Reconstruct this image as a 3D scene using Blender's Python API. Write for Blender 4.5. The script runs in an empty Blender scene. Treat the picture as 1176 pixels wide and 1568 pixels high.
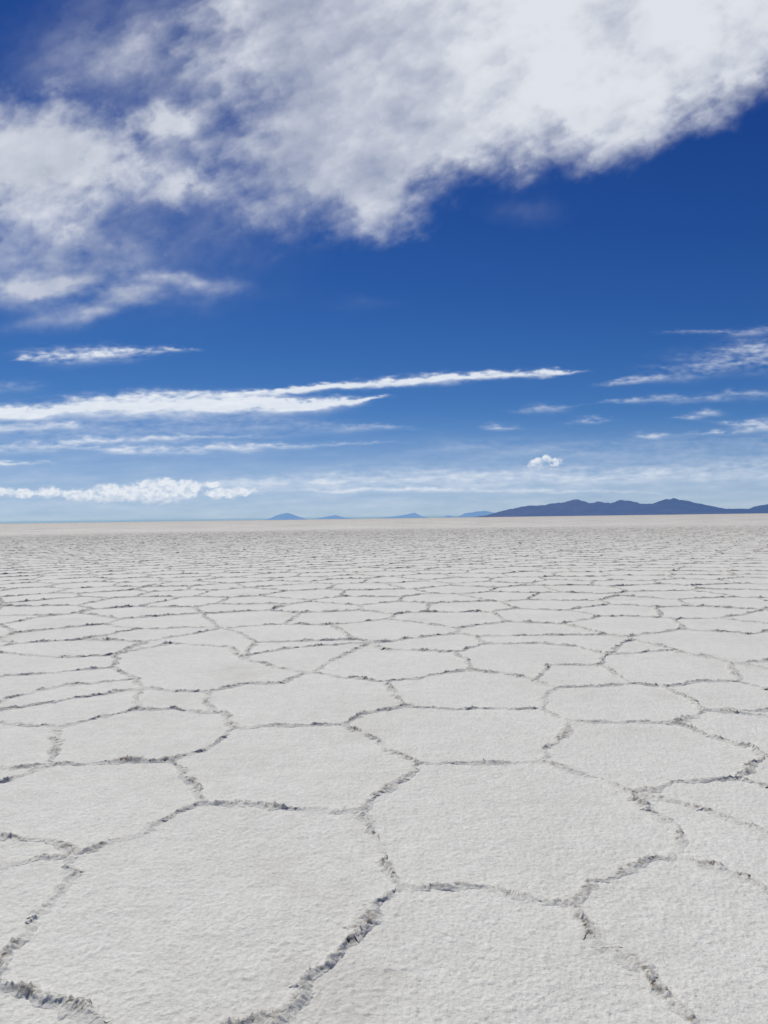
import bpy, math, random
import numpy as np
from mathutils import Matrix, Vector
from mathutils.geometry import delaunay_2d_cdt

rng = np.random.default_rng(7)
scene = bpy.context.scene
CAM_H = 1.6
SUN_AZ, SUN_EL = math.radians(-28), math.radians(58)

# ---------------------------------------------------------------- noise
_T = rng.random((512, 512)) * 2 * np.pi
_C, _S = np.cos(_T), np.sin(_T)
def gnoise(x, y, seed=0):
    x = x + seed * 37.17; y = y + seed * 91.73
    xi = np.floor(x).astype(np.int64); yi = np.floor(y).astype(np.int64)
    fx = x - xi; fy = y - yi
    u = fx*fx*fx*(fx*(fx*6-15)+10); v = fy*fy*fy*(fy*(fy*6-15)+10)
    def g(ix, iy, dx, dy):
        a = ix & 511; b = iy & 511
        return _C[a, b]*dx + _S[a, b]*dy
    n00 = g(xi, yi, fx, fy); n10 = g(xi+1, yi, fx-1, fy)
    n01 = g(xi, yi+1, fx, fy-1); n11 = g(xi+1, yi+1, fx-1, fy-1)
    a = n00 + u*(n10-n00); b = n01 + u*(n11-n01)
    return (a + v*(b-a)) * 1.4
def fbm(x, y, octv=4, gain=0.5, seed=0):
    s = 0; a = 1.0; tot = 0
    c, sn = math.cos(0.65), math.sin(0.65)
    for o in range(octv):
        s = s + a*gnoise(x, y, seed+o); tot += a
        x, y = (x*c - y*sn)*2.03, (x*sn + y*c)*2.03
        a *= gain
    return s / tot * 1.5
def sfbm(x, y, octv=4, gain=0.5, seed=0):
    # keeps the anisotropy of its coordinates (no rotation between octaves)
    s = 0; a = 1.0; tot = 0
    for o in range(octv):
        s = s + a*gnoise(x, y, seed+o); tot += a
        x, y = x*2.03, y*1.85; a *= gain
    return s / tot * 1.5
def sstep(a, b, x):
    t = np.clip((x-a)/(b-a), 0, 1)
    return t*t*(3-2*t)

# ---------------------------------------------------------------- mesh helper
def make_mesh(name, co, quads, attrs=None, smooth=True, mat=None):
    me = bpy.data.meshes.new(name)
    nv, nf = len(co), len(quads)
    me.vertices.add(nv)
    me.vertices.foreach_set("co", np.ascontiguousarray(co, dtype=np.float32).ravel())
    me.loops.add(nf*4)
    me.loops.foreach_set("vertex_index", np.ascontiguousarray(quads, dtype=np.int32).ravel())
    me.polygons.add(nf)
    me.polygons.foreach_set("loop_start", np.arange(0, nf*4, 4, dtype=np.int32))
    me.update(calc_edges=True)
    me.polygons.foreach_set("use_smooth", np.full(nf, smooth, dtype=bool))
    for k, v in (attrs or {}).items():
        a = me.attributes.new(k, 'FLOAT', 'POINT')
        a.data.foreach_set("value", np.ascontiguousarray(v, dtype=np.float32).ravel())
    ob = bpy.data.objects.new(name, me)
    scene.collection.objects.link(ob)
    if mat: me.materials.append(mat)
    return ob
def grid_quads(nr, nc, wrap=False):
    i = np.arange(nr-1)[:, None]; m = nc if wrap else nc-1
    j = np.arange(m)[None, :]
    j2 = (j+1) % nc
    return np.stack([i*nc+j, i*nc+j2, (i+1)*nc+j2, (i+1)*nc+j], -1).reshape(-1, 4)

# ---------------------------------------------------------------- materials
def new_mat(name):
    m = bpy.data.materials.new(name); m.use_nodes = True
    m.node_tree.nodes.clear()
    return m, m.node_tree.nodes, m.node_tree.links
def noise_node(N, L, vec, scale, detail=4, rough=0.55):
    n = N.new("ShaderNodeTexNoise"); n.inputs["Scale"].default_value = scale
    n.inputs["Detail"].default_value = detail; n.inputs["Roughness"].default_value = rough
    L.new(vec, n.inputs["Vector"]); return n.outputs["Fac"]
def ramp(N, L, fac, a, b, ca, cb):
    r = N.new("ShaderNodeValToRGB"); e = r.color_ramp.elements
    e[0].position = a; e[1].position = b
    e[0].color = (*ca, 1); e[1].color = (*cb, 1)
    L.new(fac, r.inputs[0]); return r.outputs[0]
def mix(N, L, fac, a, b, mode='MIX'):
    m = N.new("ShaderNodeMix"); m.data_type = 'RGBA'; m.blend_type = mode
    for s, v in ((m.inputs[0], fac), (m.inputs[6], a), (m.inputs[7], b)):
        if isinstance(v, (int, float)): s.default_value = v
        elif isinstance(v, tuple): s.default_value = (*v, 1)
        else: L.new(v, s)
    return m.outputs[2]

def salt_material(name, ridge=False):
    m, N, L = new_mat(name)
    out = N.new("ShaderNodeOutputMaterial"); p = N.new("ShaderNodeBsdfPrincipled")
    L.new(p.outputs[0], out.inputs[0])
    geo = N.new("ShaderNodeNewGeometry"); pos = geo.outputs["Position"]
    big = noise_node(N, L, pos, 0.9, 4)
    col = ramp(N, L, big, 0.3, 0.7, (0.680, 0.670, 0.612), (0.735, 0.726, 0.668))
    mid = noise_node(N, L, pos, 9, 5, 0.65)
    col = mix(N, L, 0.65, col, ramp(N, L, mid, 0.33, 0.68, (0.89, 0.885, 0.87), (1.06, 1.06, 1.06)), 'MULTIPLY')
    fine = noise_node(N, L, pos, 60, 3, 0.7)
    col = mix(N, L, 0.6, col, ramp(N, L, fine, 0.34, 0.62, (0.78, 0.77, 0.75), (1.08, 1.08, 1.08)), 'MULTIPLY')
    ln = N.new("ShaderNodeVectorMath"); ln.operation = 'LENGTH'; L.new(pos, ln.inputs[0])
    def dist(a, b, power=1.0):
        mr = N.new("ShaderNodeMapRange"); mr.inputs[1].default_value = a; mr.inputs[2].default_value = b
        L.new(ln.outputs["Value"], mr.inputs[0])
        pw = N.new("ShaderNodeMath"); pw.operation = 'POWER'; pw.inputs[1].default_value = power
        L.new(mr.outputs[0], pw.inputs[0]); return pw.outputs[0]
    # far away the crust colour turns warmer
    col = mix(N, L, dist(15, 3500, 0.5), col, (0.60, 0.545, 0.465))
    if not ridge:
        sp = ramp(N, L, noise_node(N, L, pos, 1.1, 4, 0.65), 0.46, 0.60, (1, 1, 1), (0.80, 0.79, 0.78))
        col = mix(N, L, dist(35, 110), col, mix(N, L, 1.0, col, sp, 'MULTIPLY'))
        sp2 = ramp(N, L, noise_node(N, L, pos, 0.06, 6, 0.75), 0.44, 0.56, (1.02, 1.02, 1.02), (0.76, 0.755, 0.75))
        col = mix(N, L, dist(70, 200), col, mix(N, L, 1.0, col, sp2, 'MULTIPLY'))
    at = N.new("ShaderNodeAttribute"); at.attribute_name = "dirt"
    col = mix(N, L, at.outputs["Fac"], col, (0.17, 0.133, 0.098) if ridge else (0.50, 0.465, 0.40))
    L.new(col, p.inputs["Base Color"])
    p.inputs["Roughness"].default_value = 0.85
    p.inputs["Specular IOR Level"].default_value = 0.25
    b1 = N.new("ShaderNodeBump"); b1.inputs["Strength"].default_value = 0.8; b1.inputs["Distance"].default_value = 0.014
    L.new(noise_node(N, L, pos, 27, 5, 0.62), b1.inputs["Height"])
    b2 = N.new("ShaderNodeBump"); b2.inputs["Strength"].default_value = 0.8; b2.inputs["Distance"].default_value = 0.004
    L.new(noise_node(N, L, pos, 130, 3, 0.7), b2.inputs["Height"]); L.new(b1.outputs[0], b2.inputs["Normal"])
    L.new(b2.outputs[0], p.inputs["Normal"])
    return m
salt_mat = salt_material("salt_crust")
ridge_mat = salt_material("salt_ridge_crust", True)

# ---------------------------------------------------------------- crack network (surveyed near cells)
# survey of the junctions nearest the viewer, converted once to ground metres
F, HZ, TILT = 1132.0, 794.0, 0.0136
def to_ground(a, b):
    d = b - HZ + TILT*(a-588)
    return ((a-588)*CAM_H/d - 0.022, F*CAM_H/d)
near = [
 [(-60,1470),(0,1497),(60,1518),(100,1535),(155,1562),(175,1590),(200,1640)],
 [(5,1499),(8,1475),(50,1405),(95,1362),(118,1338),(120,1308)],
 [(120,1308),(95,1292),(50,1282),(0,1278),(-60,1272)],
 [(120,1308),(165,1288),(240,1258),(305,1229)],
 [(305,1229),(298,1190),(268,1165),(190,1165),(90,1167)],
 [(90,1167),(50,1182),(0,1196),(-60,1215)],
 [(90,1167),(83,1130),(92,1112)],[(92,1112),(40,1108),(0,1104),(-60,1100)],
 [(92,1112),(140,1098),(203,1088)],[(203,1088),(270,1085),(340,1090),(362,1112)],
 [(203,1088),(222,1052)],[(320,1057),(325,1088)],
 [(305,1229),(370,1230),(440,1236),(545,1238)],
 [(362,1112),(330,1135),(268,1165)],[(362,1112),(430,1110),(525,1108)],
 [(525,1108),(580,1135),(640,1168)],[(525,1108),(560,1092),(615,1081)],
 [(640,1168),(620,1192),(545,1238)],[(640,1168),(740,1169),(830,1167)],
 [(545,1238),(575,1290),(610,1355)],
 [(610,1355),(565,1390),(530,1440),(470,1490),(430,1555),(395,1620)],
 [(430,1555),(370,1566),(300,1590)],
 [(610,1355),(700,1358),(770,1362),(870,1385)],
 [(870,1385),(920,1350),(975,1315),(1030,1305)],
 [(870,1385),(910,1430),(985,1495),(1040,1560),(1080,1620)],
 [(1030,1305),(1030,1275),(990,1240),(975,1207)],
 [(1030,1305),(1090,1320),(1176,1358),(1240,1385)],
 [(975,1207),(920,1190),(830,1167)],[(830,1167),(850,1130),(868,1103)],
 [(615,1081),(720,1084),(820,1083),(868,1103)],[(868,1103),(935,1105),(1030,1108)],
 [(1030,1108),(1090,1125),(1150,1140),(1165,1158)],[(1165,1158),(1140,1168),(1130,1190)],
 [(975,1207),(1040,1198),(1130,1190)],[(1130,1190),(1176,1205),(1240,1215)],
 [(1165,1158),(1240,1150)],[(1030,1108),(1075,1088)],[(1075,1088),(1176,1086),(1240,1084)],
 [(1075,1088),(1050,1068),(1015,1050)],[(615,1081),(590,1042)],
 [(590,1042),(520,1036),(475,1030)],[(590,1042),(640,1036),(720,1025)],
 [(475,1030),(430,1046),(370,1047),(320,1057)],[(475,1030),(400,1015),(370,1006)],
 [(222,1052),(270,1058),(320,1057)],[(222,1052),(203,1039),(180,1020)],
 [(820,1083),(850,1053)],[(850,1053),(910,1050),(965,1045)],[(965,1045),(1015,1050)],
 [(850,1053),(820,1040),(770,1030),(720,1025)],[(965,1045),(920,1018)],
 [(1015,1050),(1070,1044),(1125,1043)],[(1125,1043),(1176,1055),(1230,1060)],
 [(1125,1043),(1120,1015)],[(180,1020),(100,1028),(0,1035),(-60,1038)],
 [(-60,1100),(-20,1085),(5,1070),(80,1052),(203,1039)],[(180,1020),(172,1003)],
 [(172,1003),(220,992),(262,985)],[(262,985),(320,988),(355,990),(370,1006)],
 [(172,1003),(100,1006),(0,1000),(-60,998)],[(370,1006),(440,992),(490,988)],
 [(475,1030),(500,1015),(565,985)],[(490,988),(565,985)],[(565,985),(590,994),(700,998)],
 [(700,998),(720,1025)],[(700,998),(740,985)],[(740,985),(830,985),(880,990),(925,1003)],
 [(925,1003),(920,1018)],[(920,1018),(840,1018),(820,1040)],
 [(925,1003),(1020,995)],[(1020,995),(1120,1015)],[(1120,1015),(1230,1008)],
]
near_lines = [np.array([to_ground(*p) for p in l]) for l in near]
near_nodes = np.array([l[k] for l in near_lines for k in (0, -1)])

def in_near(x, y):      # surveyed patch of ground
    return (y < F*CAM_H/190.0) & (np.abs(x+0.02) < 0.575*y) & (y > 0.8)

# ---------------------------------------------------------------- crack network (rest of the flat)
CELL = 1.55
seeds = []
ny = int(150/(CELL*0.87))
for j in range(-3, ny):
    y = j*CELL*0.87
    half = 0.62*max(y, 0)+9
    nx = int(half/CELL)
    for i in range(-nx, nx+1):
        seeds.append((i*CELL + (j % 2)*CELL/2 + (rng.random()-.5)*0.95, y + (rng.random()-.5)*0.85))
res = delaunay_2d_cdt([Vector(s) for s in seeds], [], [], 0, 1e-6)
V = np.array([tuple(v) for v in res[0]]); T = np.array([tuple(t) for t in res[2]])
A, B, C3 = V[T[:, 0]], V[T[:, 1]], V[T[:, 2]]
D = 2*(A[:, 0]*(B[:, 1]-C3[:, 1])+B[:, 0]*(C3[:, 1]-A[:, 1])+C3[:, 0]*(A[:, 1]-B[:, 1]))
a2, b2, c2 = (A**2).sum(1), (B**2).sum(1), (C3**2).sum(1)
CC = np.stack([(a2*(B[:, 1]-C3[:, 1])+b2*(C3[:, 1]-A[:, 1])+c2*(A[:, 1]-B[:, 1]))/D,
               (a2*(C3[:, 0]-B[:, 0])+b2*(A[:, 0]-C3[:, 0])+c2*(B[:, 0]-A[:, 0]))/D], 1)
edge = {}
lines = list(near_lines)
for ti, t in enumerate(T):
    for k in range(3):
        key = tuple(sorted((int(t[k]), int(t[(k+1) % 3]))))
        if key in edge:
            p, q = CC[edge[key]].copy(), CC[ti].copy()
            ln = np.hypot(*(p-q))
            if ln > 4 or ln < 0.02: continue
            ip, iq = in_near(*p), in_near(*q)
            if ip and iq: continue
            if ip or iq:
                r = p if ip else q
                nn = near_nodes[np.argmin(((near_nodes-r)**2).sum(1))]
                if np.hypot(*(nn-r)) > 0.8: continue
                r[:] = nn
            lines.append(np.array([p, q]))
        else:
            edge[key] = ti

def path_warp(x, y):
    return (x + 0.05*fbm(x*1.9, y*1.9, 2, seed=11) + 0.036*fbm(x*7, y*7, 4, 0.55, seed=15),
            y + 0.05*fbm(x*1.9, y*1.9, 2, seed=21) + 0.036*fbm(x*7, y*7, 4, 0.55, seed=25))
def g_low(x, y):
    r = np.hypot(x, y)
    return 0.006*fbm(x*1.3, y*1.3, 2, seed=31)*sstep(70, 20, r)

NT = 13
ts = np.linspace(-1, 1, NT)
PX, PY, TT, TX, TY = [], [], [], [], []
quads = []; base = 0
for l in lines:
    for k in range(len(l)-1):
        p, q = l[k], l[k+1]
        ln = np.hypot(*(q-p))
        r = max(1.6, np.hypot(*(p+q))/2)
        n = max(3, int(ln/(0.0016*r))+1)
        s = np.linspace(0, 1, n)
        px = p[0]+(q[0]-p[0])*s; py = p[1]+(q[1]-p[1])*s
        d = (q-p)/ln
        PX.append(np.repeat(px, NT)); PY.append(np.repeat(py, NT))
        TT.append(np.tile(ts, n)); TX.append(np.full(n*NT, d[0])); TY.append(np.full(n*NT, d[1]))
        quads.append(grid_quads(n, NT)+base); base += n*NT
PX, PY, TT, TX, TY = map(np.concatenate, (PX, PY, TT, TX, TY)); quads = np.concatenate(quads)
r = np.hypot(PX, PY)
W = (0.043 + 0.014*sstep(4, 14, r) + 0.017*fbm(PX*3, PY*3, 2, seed=41)) * (1 + 0.4*np.clip(fbm(PX*14, PY*14, 2, seed=43), -1, 1))
x = PX - TY*TT*W; y = PY + TX*TT*W
x, y = path_warp(x, y)
lump = fbm(x*38, y*38, 3, 0.6, seed=51)
crumb = np.abs(fbm(x*56, y*56, 3, 0.6, seed=49))
seg = fbm(x*4.5, y*4.5, 3, seed=55)
big = fbm(x*0.55, y*0.55, 2, seed=58)
far = sstep(150, 80, r)
H = 0.0125 * np.clip(0.8 + 1.1*seg + 0.5*big, 0.12, 2.0) * (1+0.65*sstep(4, 13, r)) * far
prof = np.exp(-(TT/0.52)**2)
apron = np.exp(-(TT/0.78)**4)
z = H*prof*np.clip(0.8+1.15*lump+0.6*crumb, 0.0, 1.8) + 0.006*crumb*apron*far + 0.003*(prof-0.35)*far
z = z + g_low(x, y) + np.where(np.abs(TT) > 0.95, -0.006, 0.0) - 0.004*(1-far)
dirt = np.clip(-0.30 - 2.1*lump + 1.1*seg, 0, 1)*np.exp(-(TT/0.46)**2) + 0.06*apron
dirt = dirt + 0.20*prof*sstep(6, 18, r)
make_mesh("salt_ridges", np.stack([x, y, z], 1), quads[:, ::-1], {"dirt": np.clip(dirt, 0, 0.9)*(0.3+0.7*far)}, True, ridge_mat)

# ---------------------------------------------------------------- ground sheet
th_f = np.linspace(-math.radians(39), math.radians(39), 1000)
th_b = np.linspace(math.radians(39), math.radians(321), 90)[1:-1]
th = np.concatenate([th_f, th_b])
r1 = 1184.0/np.linspace(1184/1.4, 16, 900)
r2 = np.geomspace(r1[-1], 62000, 70)[1:]
rr = np.concatenate([[0.02, 0.4, 0.9], r1, r2])
R, TH = np.meshgrid(rr, th, indexing='ij')
gx, gy = R*np.sin(TH), R*np.cos(TH)
gz = g_low(gx, gy)
fine = fbm(gx*18, gy*18, 4, 0.6, seed=71)
fine2 = fbm(gx*5, gy*5, 2, seed=77)
gz = gz + (0.0065*np.abs(fine) + 0.0025*fine2)*sstep(14, 4, R) - 0.0025
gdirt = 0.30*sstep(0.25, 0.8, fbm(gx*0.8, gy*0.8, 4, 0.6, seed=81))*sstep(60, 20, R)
gq = grid_quads(len(rr), len(th), wrap=True)
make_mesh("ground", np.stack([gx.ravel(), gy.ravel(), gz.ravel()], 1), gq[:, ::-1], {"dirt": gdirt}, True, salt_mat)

# ---------------------------------------------------------------- mountains
def mountain_material(name, haze, rock):
    m, N, L = new_mat(name)
    out = N.new("ShaderNodeOutputMaterial"); p = N.new("ShaderNodeBsdfPrincipled")
    L.new(p.outputs[0], out.inputs[0])
    geo = N.new("ShaderNodeNewGeometry")
    c = ramp(N, L, noise_node(N, L, geo.outputs["Position"], 0.0012, 5), 0.35, 0.65,
             tuple(v*0.6 for v in rock), tuple(v*1.25 for v in rock))
    L.new(c, p.inputs["Base Color"]); p.inputs["Roughness"].default_value = 1
    p.inputs["Specular IOR Level"].default_value = 0
    p.inputs["Emission Color"].default_value = (*haze, 1)      # distance haze painted on the rock as a blue glow
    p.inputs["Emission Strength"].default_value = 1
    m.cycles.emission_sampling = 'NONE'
    return m
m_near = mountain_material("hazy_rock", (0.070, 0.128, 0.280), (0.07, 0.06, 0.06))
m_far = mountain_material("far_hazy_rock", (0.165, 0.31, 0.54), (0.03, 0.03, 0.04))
def mountain(name, outline, D, mat, depth=3000, seed=0):
    o = np.array(outline, float)
    ox = (o[:, 0]-588)/F*D; oh = np.maximum(0, (HZ - TILT*(o[:, 0]-588) - o[:, 1]))/F*D
    nx, nt = max(60, int((ox[-1]-ox[0])/35)), 41
    X, Tt = np.meshgrid(np.linspace(ox[0], ox[-1], nx), np.linspace(-1, 1, nt), indexing='ij')
    sh = 450*fbm(X/1500, Tt*1.2, 3, seed=seed)*np.abs(Tt)
    h = np.interp((X+sh).ravel(), ox, oh).reshape(X.shape)
    g = fbm(X/520, Tt*1.6, 4, 0.55, seed=seed+5)
    z = h*(1-np.abs(Tt)**1.1)*(1+0.9*g*np.abs(Tt)) + h*0.07*fbm(X/200, Tt, 3, seed=seed+9)*(1-np.abs(Tt))
    z = z - 6*(np.abs(Tt) > 0.97)
    return make_mesh(name, np.stack([X.ravel(), (D+Tt*depth).ravel(), z.ravel()], 1), grid_quads(nx, nt), None, True, mat)
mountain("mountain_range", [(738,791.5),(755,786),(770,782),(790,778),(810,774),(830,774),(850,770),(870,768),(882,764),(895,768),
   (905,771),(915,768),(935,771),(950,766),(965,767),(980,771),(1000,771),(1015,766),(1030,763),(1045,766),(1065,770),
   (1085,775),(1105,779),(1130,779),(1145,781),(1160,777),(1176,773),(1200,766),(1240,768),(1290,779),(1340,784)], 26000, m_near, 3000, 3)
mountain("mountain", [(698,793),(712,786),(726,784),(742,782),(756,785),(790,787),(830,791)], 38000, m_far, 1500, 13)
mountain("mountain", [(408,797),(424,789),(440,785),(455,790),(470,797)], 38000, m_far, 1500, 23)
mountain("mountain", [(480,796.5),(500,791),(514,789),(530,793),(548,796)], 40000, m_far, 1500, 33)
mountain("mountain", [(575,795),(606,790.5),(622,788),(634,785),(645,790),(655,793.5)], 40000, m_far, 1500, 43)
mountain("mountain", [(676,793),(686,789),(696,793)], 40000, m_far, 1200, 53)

# ---------------------------------------------------------------- clouds
def cloud_material(name, dark, light):
    m, N, L = new_mat(name)
    out = N.new("ShaderNodeOutputMaterial"); tr = N.new("ShaderNodeBsdfTransparent")
    em = N.new("ShaderNodeEmission"); mx = N.new("ShaderNodeMixShader")  # cloud sheets glow by themselves in place of sunlight on them
    a = N.new("ShaderNodeAttribute"); a.attribute_name = "vapour"
    s = N.new("ShaderNodeAttribute"); s.attribute_name = "painted_shade"
    L.new(mix(N, L, s.outputs["Fac"], dark, light), em.inputs[0])  # cloud light and shade painted into the emission colour
    L.new(a.outputs["Fac"], mx.inputs[0]); L.new(tr.outputs[0], mx.inputs[1]); L.new(em.outputs[0], mx.inputs[2])
    L.new(mx.outputs[0], out.inputs[0])
    m.cycles.emission_sampling = 'NONE'
    return m
def cloud_patch(name, az, el, step, radius, fn, mat, gamma=1.5):
    A_ = np.radians(np.arange(az[0], az[1]+step, step)); E_ = np.radians(np.arange(el[0], el[1]+step, step))
    E, A = np.meshgrid(E_, A_, indexing='ij')
    dx, dy, dz = np.sin(A)*np.cos(E), np.cos(A)*np.cos(E), np.sin(E)
    sx, sz = dx/dy*F, dz/dy*F
    u = 588 + sx - TILT*sz; v = HZ - TILT*sx - sz
    dens, shade = fn(u, v)
    fade = sstep(el[0], el[0]+0.25, np.degrees(E))
    dens = np.clip(dens*fade, 0, 1)**gamma
    q = grid_quads(len(E_), len(A_))
    df = dens.ravel()
    q = q[df[q].max(1) > 0.002]
    used = np.unique(q); remap = np.zeros(df.size, dtype=np.int64); remap[used] = np.arange(len(used))
    co = np.stack([dx.ravel(), dy.ravel(), dz.ravel()], 1)*radius
    return make_mesh(name, co[used], remap[q], {"vapour": df[used], "painted_shade": np.clip(shade, 0, 1).ravel()[used]}, True, mat)

def poly_sd(u, v, pts):
    best = np.full(u.shape, 1e9); inside = np.zeros(u.shape, bool)
    n = len(pts)
    for i in range(n):
        (x1, y1), (x2, y2) = pts[i], pts[(i+1) % n]
        ex, ey = x2-x1, y2-y1
        t = np.clip(((u-x1)*ex+(v-y1)*ey)/(ex*ex+ey*ey), 0, 1)
        best = np.minimum(best, np.hypot(u-x1-t*ex, v-y1-t*ey))
        if y1 != y2:
            inside ^= ((y1 > v) != (y2 > v)) & (u < ex*(v-y1)/ey + x1)
    return np.where(inside, best, -best)
def blob(u, v, cx, cy, rx, ry, rot=0):
    c, s = math.cos(math.radians(rot)), math.sin(math.radians(rot))
    a = ((u-cx)*c - (v-cy)*s)/rx; b = ((u-cx)*s + (v-cy)*c)/ry
    return np.exp(-(a*a+b*b))
def union(*ds):
    k = 1.0
    for d in ds: k = k*(1-np.clip(d, 0, 1))
    return 1-k

def high_cloud(u, v):
    wu = u + 20*fbm(u/140, v/120, 3, 0.5, seed=101) + 7*fbm(u/34, v/30, 4, 0.6, seed=107)
    wv = v + 18*fbm(u/140, v/120, 3, 0.5, seed=113) + 6*fbm(u/34, v/30, 4, 0.6, seed=119)
    sd = poly_sd(wu, wv, [(1400,-320),(1330,-60),(1225,60),(1190,110),(1130,160),(1050,196),(990,225),(900,250),(850,240),
        (760,260),(690,280),(645,298),(635,340),(590,358),(540,345),(470,332),(400,315),(360,288),(345,230),
        (368,170),(345,120),(320,60),(300,-20),(250,-320)])
    # fibres rise to the right
    c, s = math.cos(math.radians(30)), math.sin(math.radians(30))
    a, b = u*c - v*s, u*s + v*c
    wisp = fbm(a/140, b/85, 5, 0.54, seed=131)
    soft = fbm(u/170, v/120, 4, 0.48, seed=139)
    fil = fbm(u/44, v/36, 5, 0.60, seed=151)
    tex = sfbm(a/44 + 0.6*fil, b/20 + 0.6*wisp + 0.3*fil, 4, 0.58, seed=157)
    softness = 42 + 48*sstep(600, 340, u)
    body = sstep(-0.80, 1.2, sd/softness + 0.6*wisp + 0.26*fil + 0.18*tex)
    left = sstep(760, 380, u)
    thick = 0.97 - 0.21*left + 0.12*wisp + 0.12*soft + 0.05*fil + 0.045*tex - 0.08*sstep(60, 280, v)*left
    body = body*np.clip(thick, 0, 0.98)
    sd2 = poly_sd(wu, wv, [(-300,150),(20,152),(80,146),(150,180),(205,200),(214,240),(195,285),(150,312),(95,332),(20,338),(-300,338)])
    b2 = sstep(-0.9, 1.4, sd2/40 + 0.5*fil + 0.4*wisp + 0.18*tex)*np.clip(1.0+0.15*fil-0.28*sstep(240, 350, v), 0, 0.95)
    puffs = 1.15*blob(wu, wv, 265, 180, 62, 28, 10)+1.1*blob(wu, wv, 282, 286, 48, 28)+0.45*blob(wu, wv, 225, 245, 55, 45)+0.60*blob(wu, wv, 100, 345, 110, 32, -15)
    b3 = np.clip(puffs*(0.80+0.5*fil+0.25*wisp+0.18*tex), 0, 0.88)
    veil = (0.50*blob(u, v, 335, 215, 120, 160) + 0.50*blob(u, v, 200, 55, 150, 80) + 0.36*blob(u, v, 60, 330, 180, 110)
            + 0.24*blob(u, v, 60, 400, 200, 60) + 0.20*blob(u, v, 170, 120, 200, 60))*np.clip(0.75+0.45*wisp+0.2*fil+0.12*tex, 0, 1.3)
    w2 = sfbm(u/110 - v/200, v/28 + u/200, 4, 0.52, seed=161)
    low = (0.85*blob(wu, wv, 60, 440, 180, 24, -2) + 0.62*blob(wu, wv, 262, 424, 85, 12, -10) + 0.48*blob(wu, wv, 140, 478, 120, 16, 8)+0.32*blob(wu,wv,60,400,140,30))
    b4 = np.clip(low*(0.70+0.7*w2+0.4*fil), 0, 0.8)
    faint = 0.20*blob(wu, wv, 800, 320, 60, 22)*np.clip(0.5+wisp, 0, 1)+0.10*blob(wu, wv, 550, 468, 60, 12)
    d = union(body, b2, b3, veil, b4, faint)
    shade = 0.70 + 0.34*soft + 0.22*wisp + 0.10*fil + 0.08*tex + 0.16*sstep(450, 700, u) - 0.12*sstep(150, 330, v)*sstep(350, 420, u)
    return d, shade

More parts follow.
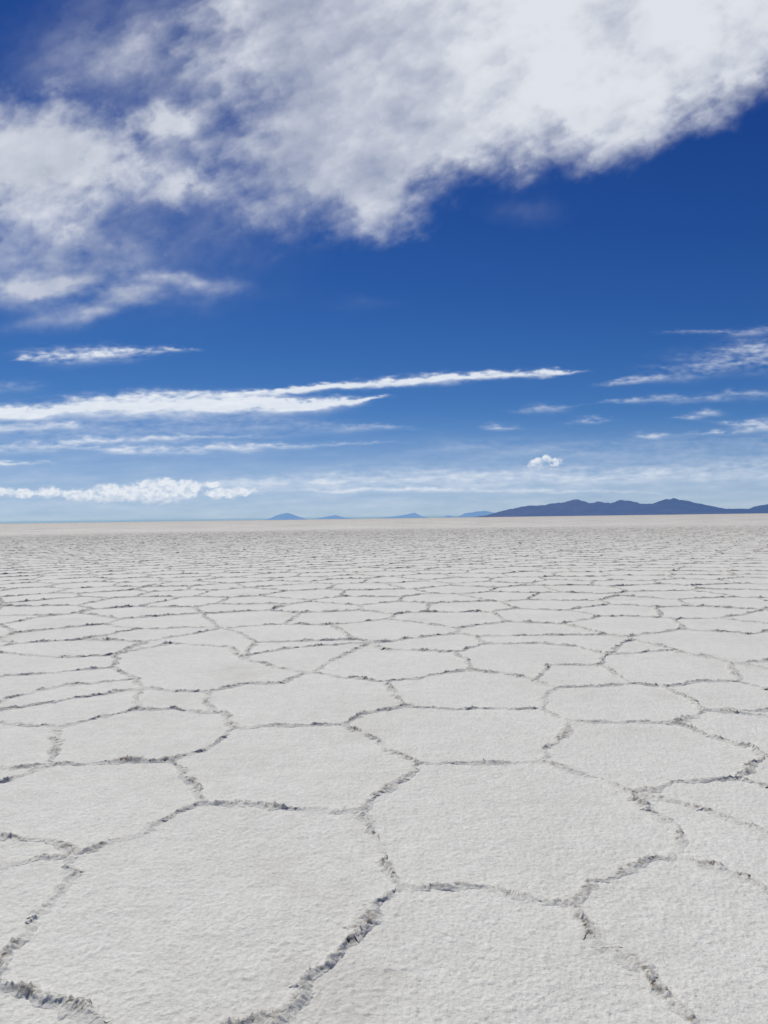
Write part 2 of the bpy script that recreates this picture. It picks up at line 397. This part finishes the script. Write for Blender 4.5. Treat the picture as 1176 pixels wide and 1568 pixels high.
def stroke(u, v, pts, amp):
    out = np.zeros(u.shape)
    for (x1, y1, w1), (x2, y2, w2) in zip(pts[:-1], pts[1:]):
        ex, ey = x2-x1, y2-y1
        t = np.clip(((u-x1)*ex+(v-y1)*ey)/(ex*ex+ey*ey), 0, 1)
        wd = w1+(w2-w1)*t
        d = np.hypot((u-x1-t*ex)*0.25, v-y1-t*ey)/np.maximum(wd, 2.2)
        out = np.maximum(out, np.exp(-d*d)*np.clip(wd/3.6, 0, 1))
    return out*amp
def cirrus(u, v):
    n1 = sfbm(u/110, v/13 + u/260, 5, 0.55, seed=201)
    n2 = fbm(u/60, v/22, 4, 0.55, seed=211)
    n3 = sfbm(u/20, v/6, 3, 0.55, seed=217)
    wu = u + 10*n1; wv = v + 5*n2 + 2.2*n3
    S = []
    def add(pts, amp, k=0.55):
        S.append(np.clip(stroke(wu, wv, pts, amp)*(1 + k*n1 + k*n3*0.8), 0, 0.97))
    add([(-80,634,9),(60,632,9),(150,622,12),(250,620,15),(380,620,14),(470,620,11),(530,615,6),(600,609,0.3)], 1.4, 0.5)
    add([(130,612,6),(260,606,7),(420,603,4)], 0.80)
    add([(360,607,1),(450,596,4),(560,588,6),(650,581,7),(740,576,6),(830,571,4.5),(905,568,0.3)], 1.2, 0.55)
    add([(-80,652,5),(40,655,8),(110,652,4)], 0.55)
    add([(10,553,1),(90,546,12),(170,541,11),(240,537,6),(315,535,0.3)], 0.58, 1.0)
    add([(-80,690,6),(60,684,7),(130,676,5),(260,672,4),(430,667,0.3)], 0.50, 0.8)
    add([(70,680,0.5),(220,690,7),(330,686,6),(450,682,4),(630,677,0.3)], 0.52, 0.8)
    add([(-80,709,3.5),(0,709,3.5),(85,708,0.5)], 0.85)
    add([(900,592,0.3),(1040,570,12),(1110,555,18),(1180,545,22),(1300,520,26)], 0.38, 1.0)
    add([(1080,546,0.3),(1180,530,8),(1300,515,9)], 0.30, 0.9)
    add([(1000,507,0.3),(1120,510,5),(1180,506,6),(1300,500,6)], 0.30, 0.9)
    add([(880,619,0.3),(1020,611,6),(1100,608,6),(1180,602,8),(1300,592,7)], 0.32, 0.9)
    add([(770,631,0.3),(840,626,7),(895,618,0.3)], 0.30, 0.9)
    add([(862,646,0.3),(900,644,5),(940,642,0.3)], 0.58, 0.9)
    add([(965,668,0.3),(1000,667,5),(1035,665,0.3)], 0.52, 0.9)
    add([(1025,641,0.3),(1060,640,4),(1090,637,0.3)], 0.42, 0.9)
    add([(1066,634,0.3),(1085,632,5),(1106,631,0.3)], 0.60)
    add([(1050,668,0.3),(1140,658,6),(1180,654,9),(1300,645,9)], 0.46, 0.9)
    add([(1080,647,0.3),(1180,648,8),(1300,640,8)], 0.34, 0.9)
    add([(510,653,0.3),(570,655,5),(650,655,0.3)], 0.32, 0.9)
    add([(722,655,0.3),(765,654,5),(810,655,0.3)], 0.36, 0.9)
    add([(330,744,8),(500,738,13),(640,732,15),(800,732,15),(950,728,14),(1100,724,17),(1300,718,18)], 0.46, 0.6)
    add([(390,754,1),(560,750,4),(700,751,4),(1010,755,1)], 0.58, 0.5)
    add([(-80,640,34),(150,655,34),(350,650,22),(520,655,8)], 0.26, 0.6)
    add([(-80,600,8),(30,590,8)], 0.28)
    add([(700,690,14),(950,690,20),(1300,680,24)], 0.14, 0.8)
    haze = 0.48*sstep(610, 775, v)*np.clip(1+0.18*n1, 0, 2)
    return union(*S, haze), 0.72+0.30*n1+0.2*n3

def cumulus_fn(puffs, base_y, seed, sc=1.0):
    def fn(u, v):
        bil = 1-2*np.abs(fbm(u/16, v/12, 4, 0.55, seed=seed))
        wu = u + sc*6*fbm(u/18, v/14, 4, 0.6, seed=seed+5); wv = v + sc*5*fbm(u/18, v/14, 4, 0.6, seed=seed+8)
        f = np.full(u.shape, -1.0)
        for cx, cy, rx, ry in puffs:
            f = np.maximum(f, 1-np.hypot((wu-cx)/rx, (wv-cy)/ry))
        d = sstep(-0.05, 0.45, f + 0.12*bil - 0.08)
        d = d*sstep(base_y+6, base_y-14, wv + 4*fbm(u/25, v/20, 3, seed=seed+14))
        tex = fbm(u/12, v/8, 4, 0.6, seed=seed+20)
        d = d*np.clip(0.88+0.4*tex, 0, 0.96)
        top = sstep(base_y+2, base_y-26, v)  # tops painted whiter and bases greyer, as if sunlit from above
        return d, 0.15+0.85*top + 0.45*tex
    return fn
cm_high = cloud_material("high_cloud_vapour", (0.36, 0.41, 0.51), (0.75, 0.78, 0.84))
cm_cir = cloud_material("cirrus_vapour", (0.58, 0.67, 0.80), (0.82, 0.86, 0.92))
cm_cum = cloud_material("cumulus_vapour", (0.38, 0.49, 0.66), (0.80, 0.84, 0.90))
cloud_patch("cloud", (-42, 42), (9.5, 47), 0.075, 52000, high_cloud, cm_high)
cloud_patch("cirrus_cloud", (-42, 42), (0.0, 17), 0.055, 56000, cirrus, cm_cir)
pf = [(-70,755,60,12),(-10,752,40,8),(40,756,30,8),(75,754,26,9),(120,757,34,10),(165,752,26,12),(200,755,26,15),(225,746,24,14),
      (255,743,26,13),(285,748,30,17),(322,742,18,5),(340,756,30,10),(375,752,20,7),(240,762,50,14),(160,764,40,8)]
cloud_patch("cumulus_cloud", (-42, -8), (0.5, 4.5), 0.035, 50000, cumulus_fn(pf, 778, 301), cm_cum, 1.15)
pf2 = [(822,707,15,8),(838,702,10,7),(818,716,16,7),(852,708,10,5),(836,715,12,5)]
cloud_patch("cumulus_cloud", (10, 15), (2.8, 6.5), 0.03, 50000, cumulus_fn(pf2, 724, 331, 1.3), cm_cum, 1.3)

# ---------------------------------------------------------------- world + sun
w = bpy.data.worlds.new("World"); scene.world = w; w.use_nodes = True
N, L = w.node_tree.nodes, w.node_tree.links; N.clear()
o = N.new("ShaderNodeOutputWorld"); bg = N.new("ShaderNodeBackground"); sky = N.new("ShaderNodeTexSky")
sky.sky_type = 'NISHITA'; sky.sun_disc = False
sky.sun_elevation = SUN_EL; sky.sun_rotation = SUN_AZ
sky.altitude = 3650; sky.air_density = 1.0; sky.dust_density = 0.3; sky.ozone_density = 3.0
# soft-shoulder response per channel (deep high-altitude blue, no burnt-out horizon)
sep = N.new("ShaderNodeSeparateColor"); cmb = N.new("ShaderNodeCombineColor")
L.new(sky.outputs[0], sep.inputs[0])
def M(op, a, b):
    m = N.new("ShaderNodeMath"); m.operation = op
    for s, v in ((m.inputs[0], a), (m.inputs[1], b)):
        if isinstance(v, (int, float)): s.default_value = v
        else: L.new(v, s)
    return m.outputs[0]
for i, (a, g, q) in enumerate(((0.0112, 2.2, 0.34), (0.0200, 1.87, 0.62), (0.049, 1.42, 1.3))):
    p = M('MULTIPLY', M('POWER', sep.outputs[i], g), a)
    y_ = M('DIVIDE', p, M('ADD', M('MULTIPLY', p, 1/q), 1.0))
    L.new(M('MULTIPLY', y_, 10.0), cmb.inputs[i])
L.new(cmb.outputs[0], bg.inputs[0]); L.new(bg.outputs[0], o.inputs[0])
bg.inputs[1].default_value = 0.1
sd = bpy.data.lights.new("sun", 'SUN'); sd.energy = 3.4; sd.angle = math.radians(0.5); sd.color = (1, 0.98, 0.925)
so = bpy.data.objects.new("sun", sd); scene.collection.objects.link(so)
dirv = Vector((math.sin(SUN_AZ)*math.cos(SUN_EL), math.cos(SUN_AZ)*math.cos(SUN_EL), math.sin(SUN_EL)))
so.rotation_euler = dirv.to_track_quat('Z', 'Y').to_euler(); so.location = (0, 0, 30)

# ---------------------------------------------------------------- camera
cd = bpy.data.cameras.new("camera"); cam = bpy.data.objects.new("camera", cd); scene.collection.objects.link(cam)
cd.sensor_fit = 'VERTICAL'; cd.sensor_height = 36; cd.lens = 26
cd.clip_start = 0.05; cd.clip_end = 200000
cam.matrix_world = Matrix.Translation((0, 0, CAM_H)) @ Matrix.Rotation(math.radians(90.5), 4, 'X') @ Matrix.Rotation(-math.atan(TILT), 4, 'Z')
scene.camera = cam
scene.view_settings.view_transform = 'Standard'; scene.view_settings.look = 'None'; scene.view_settings.exposure = 0
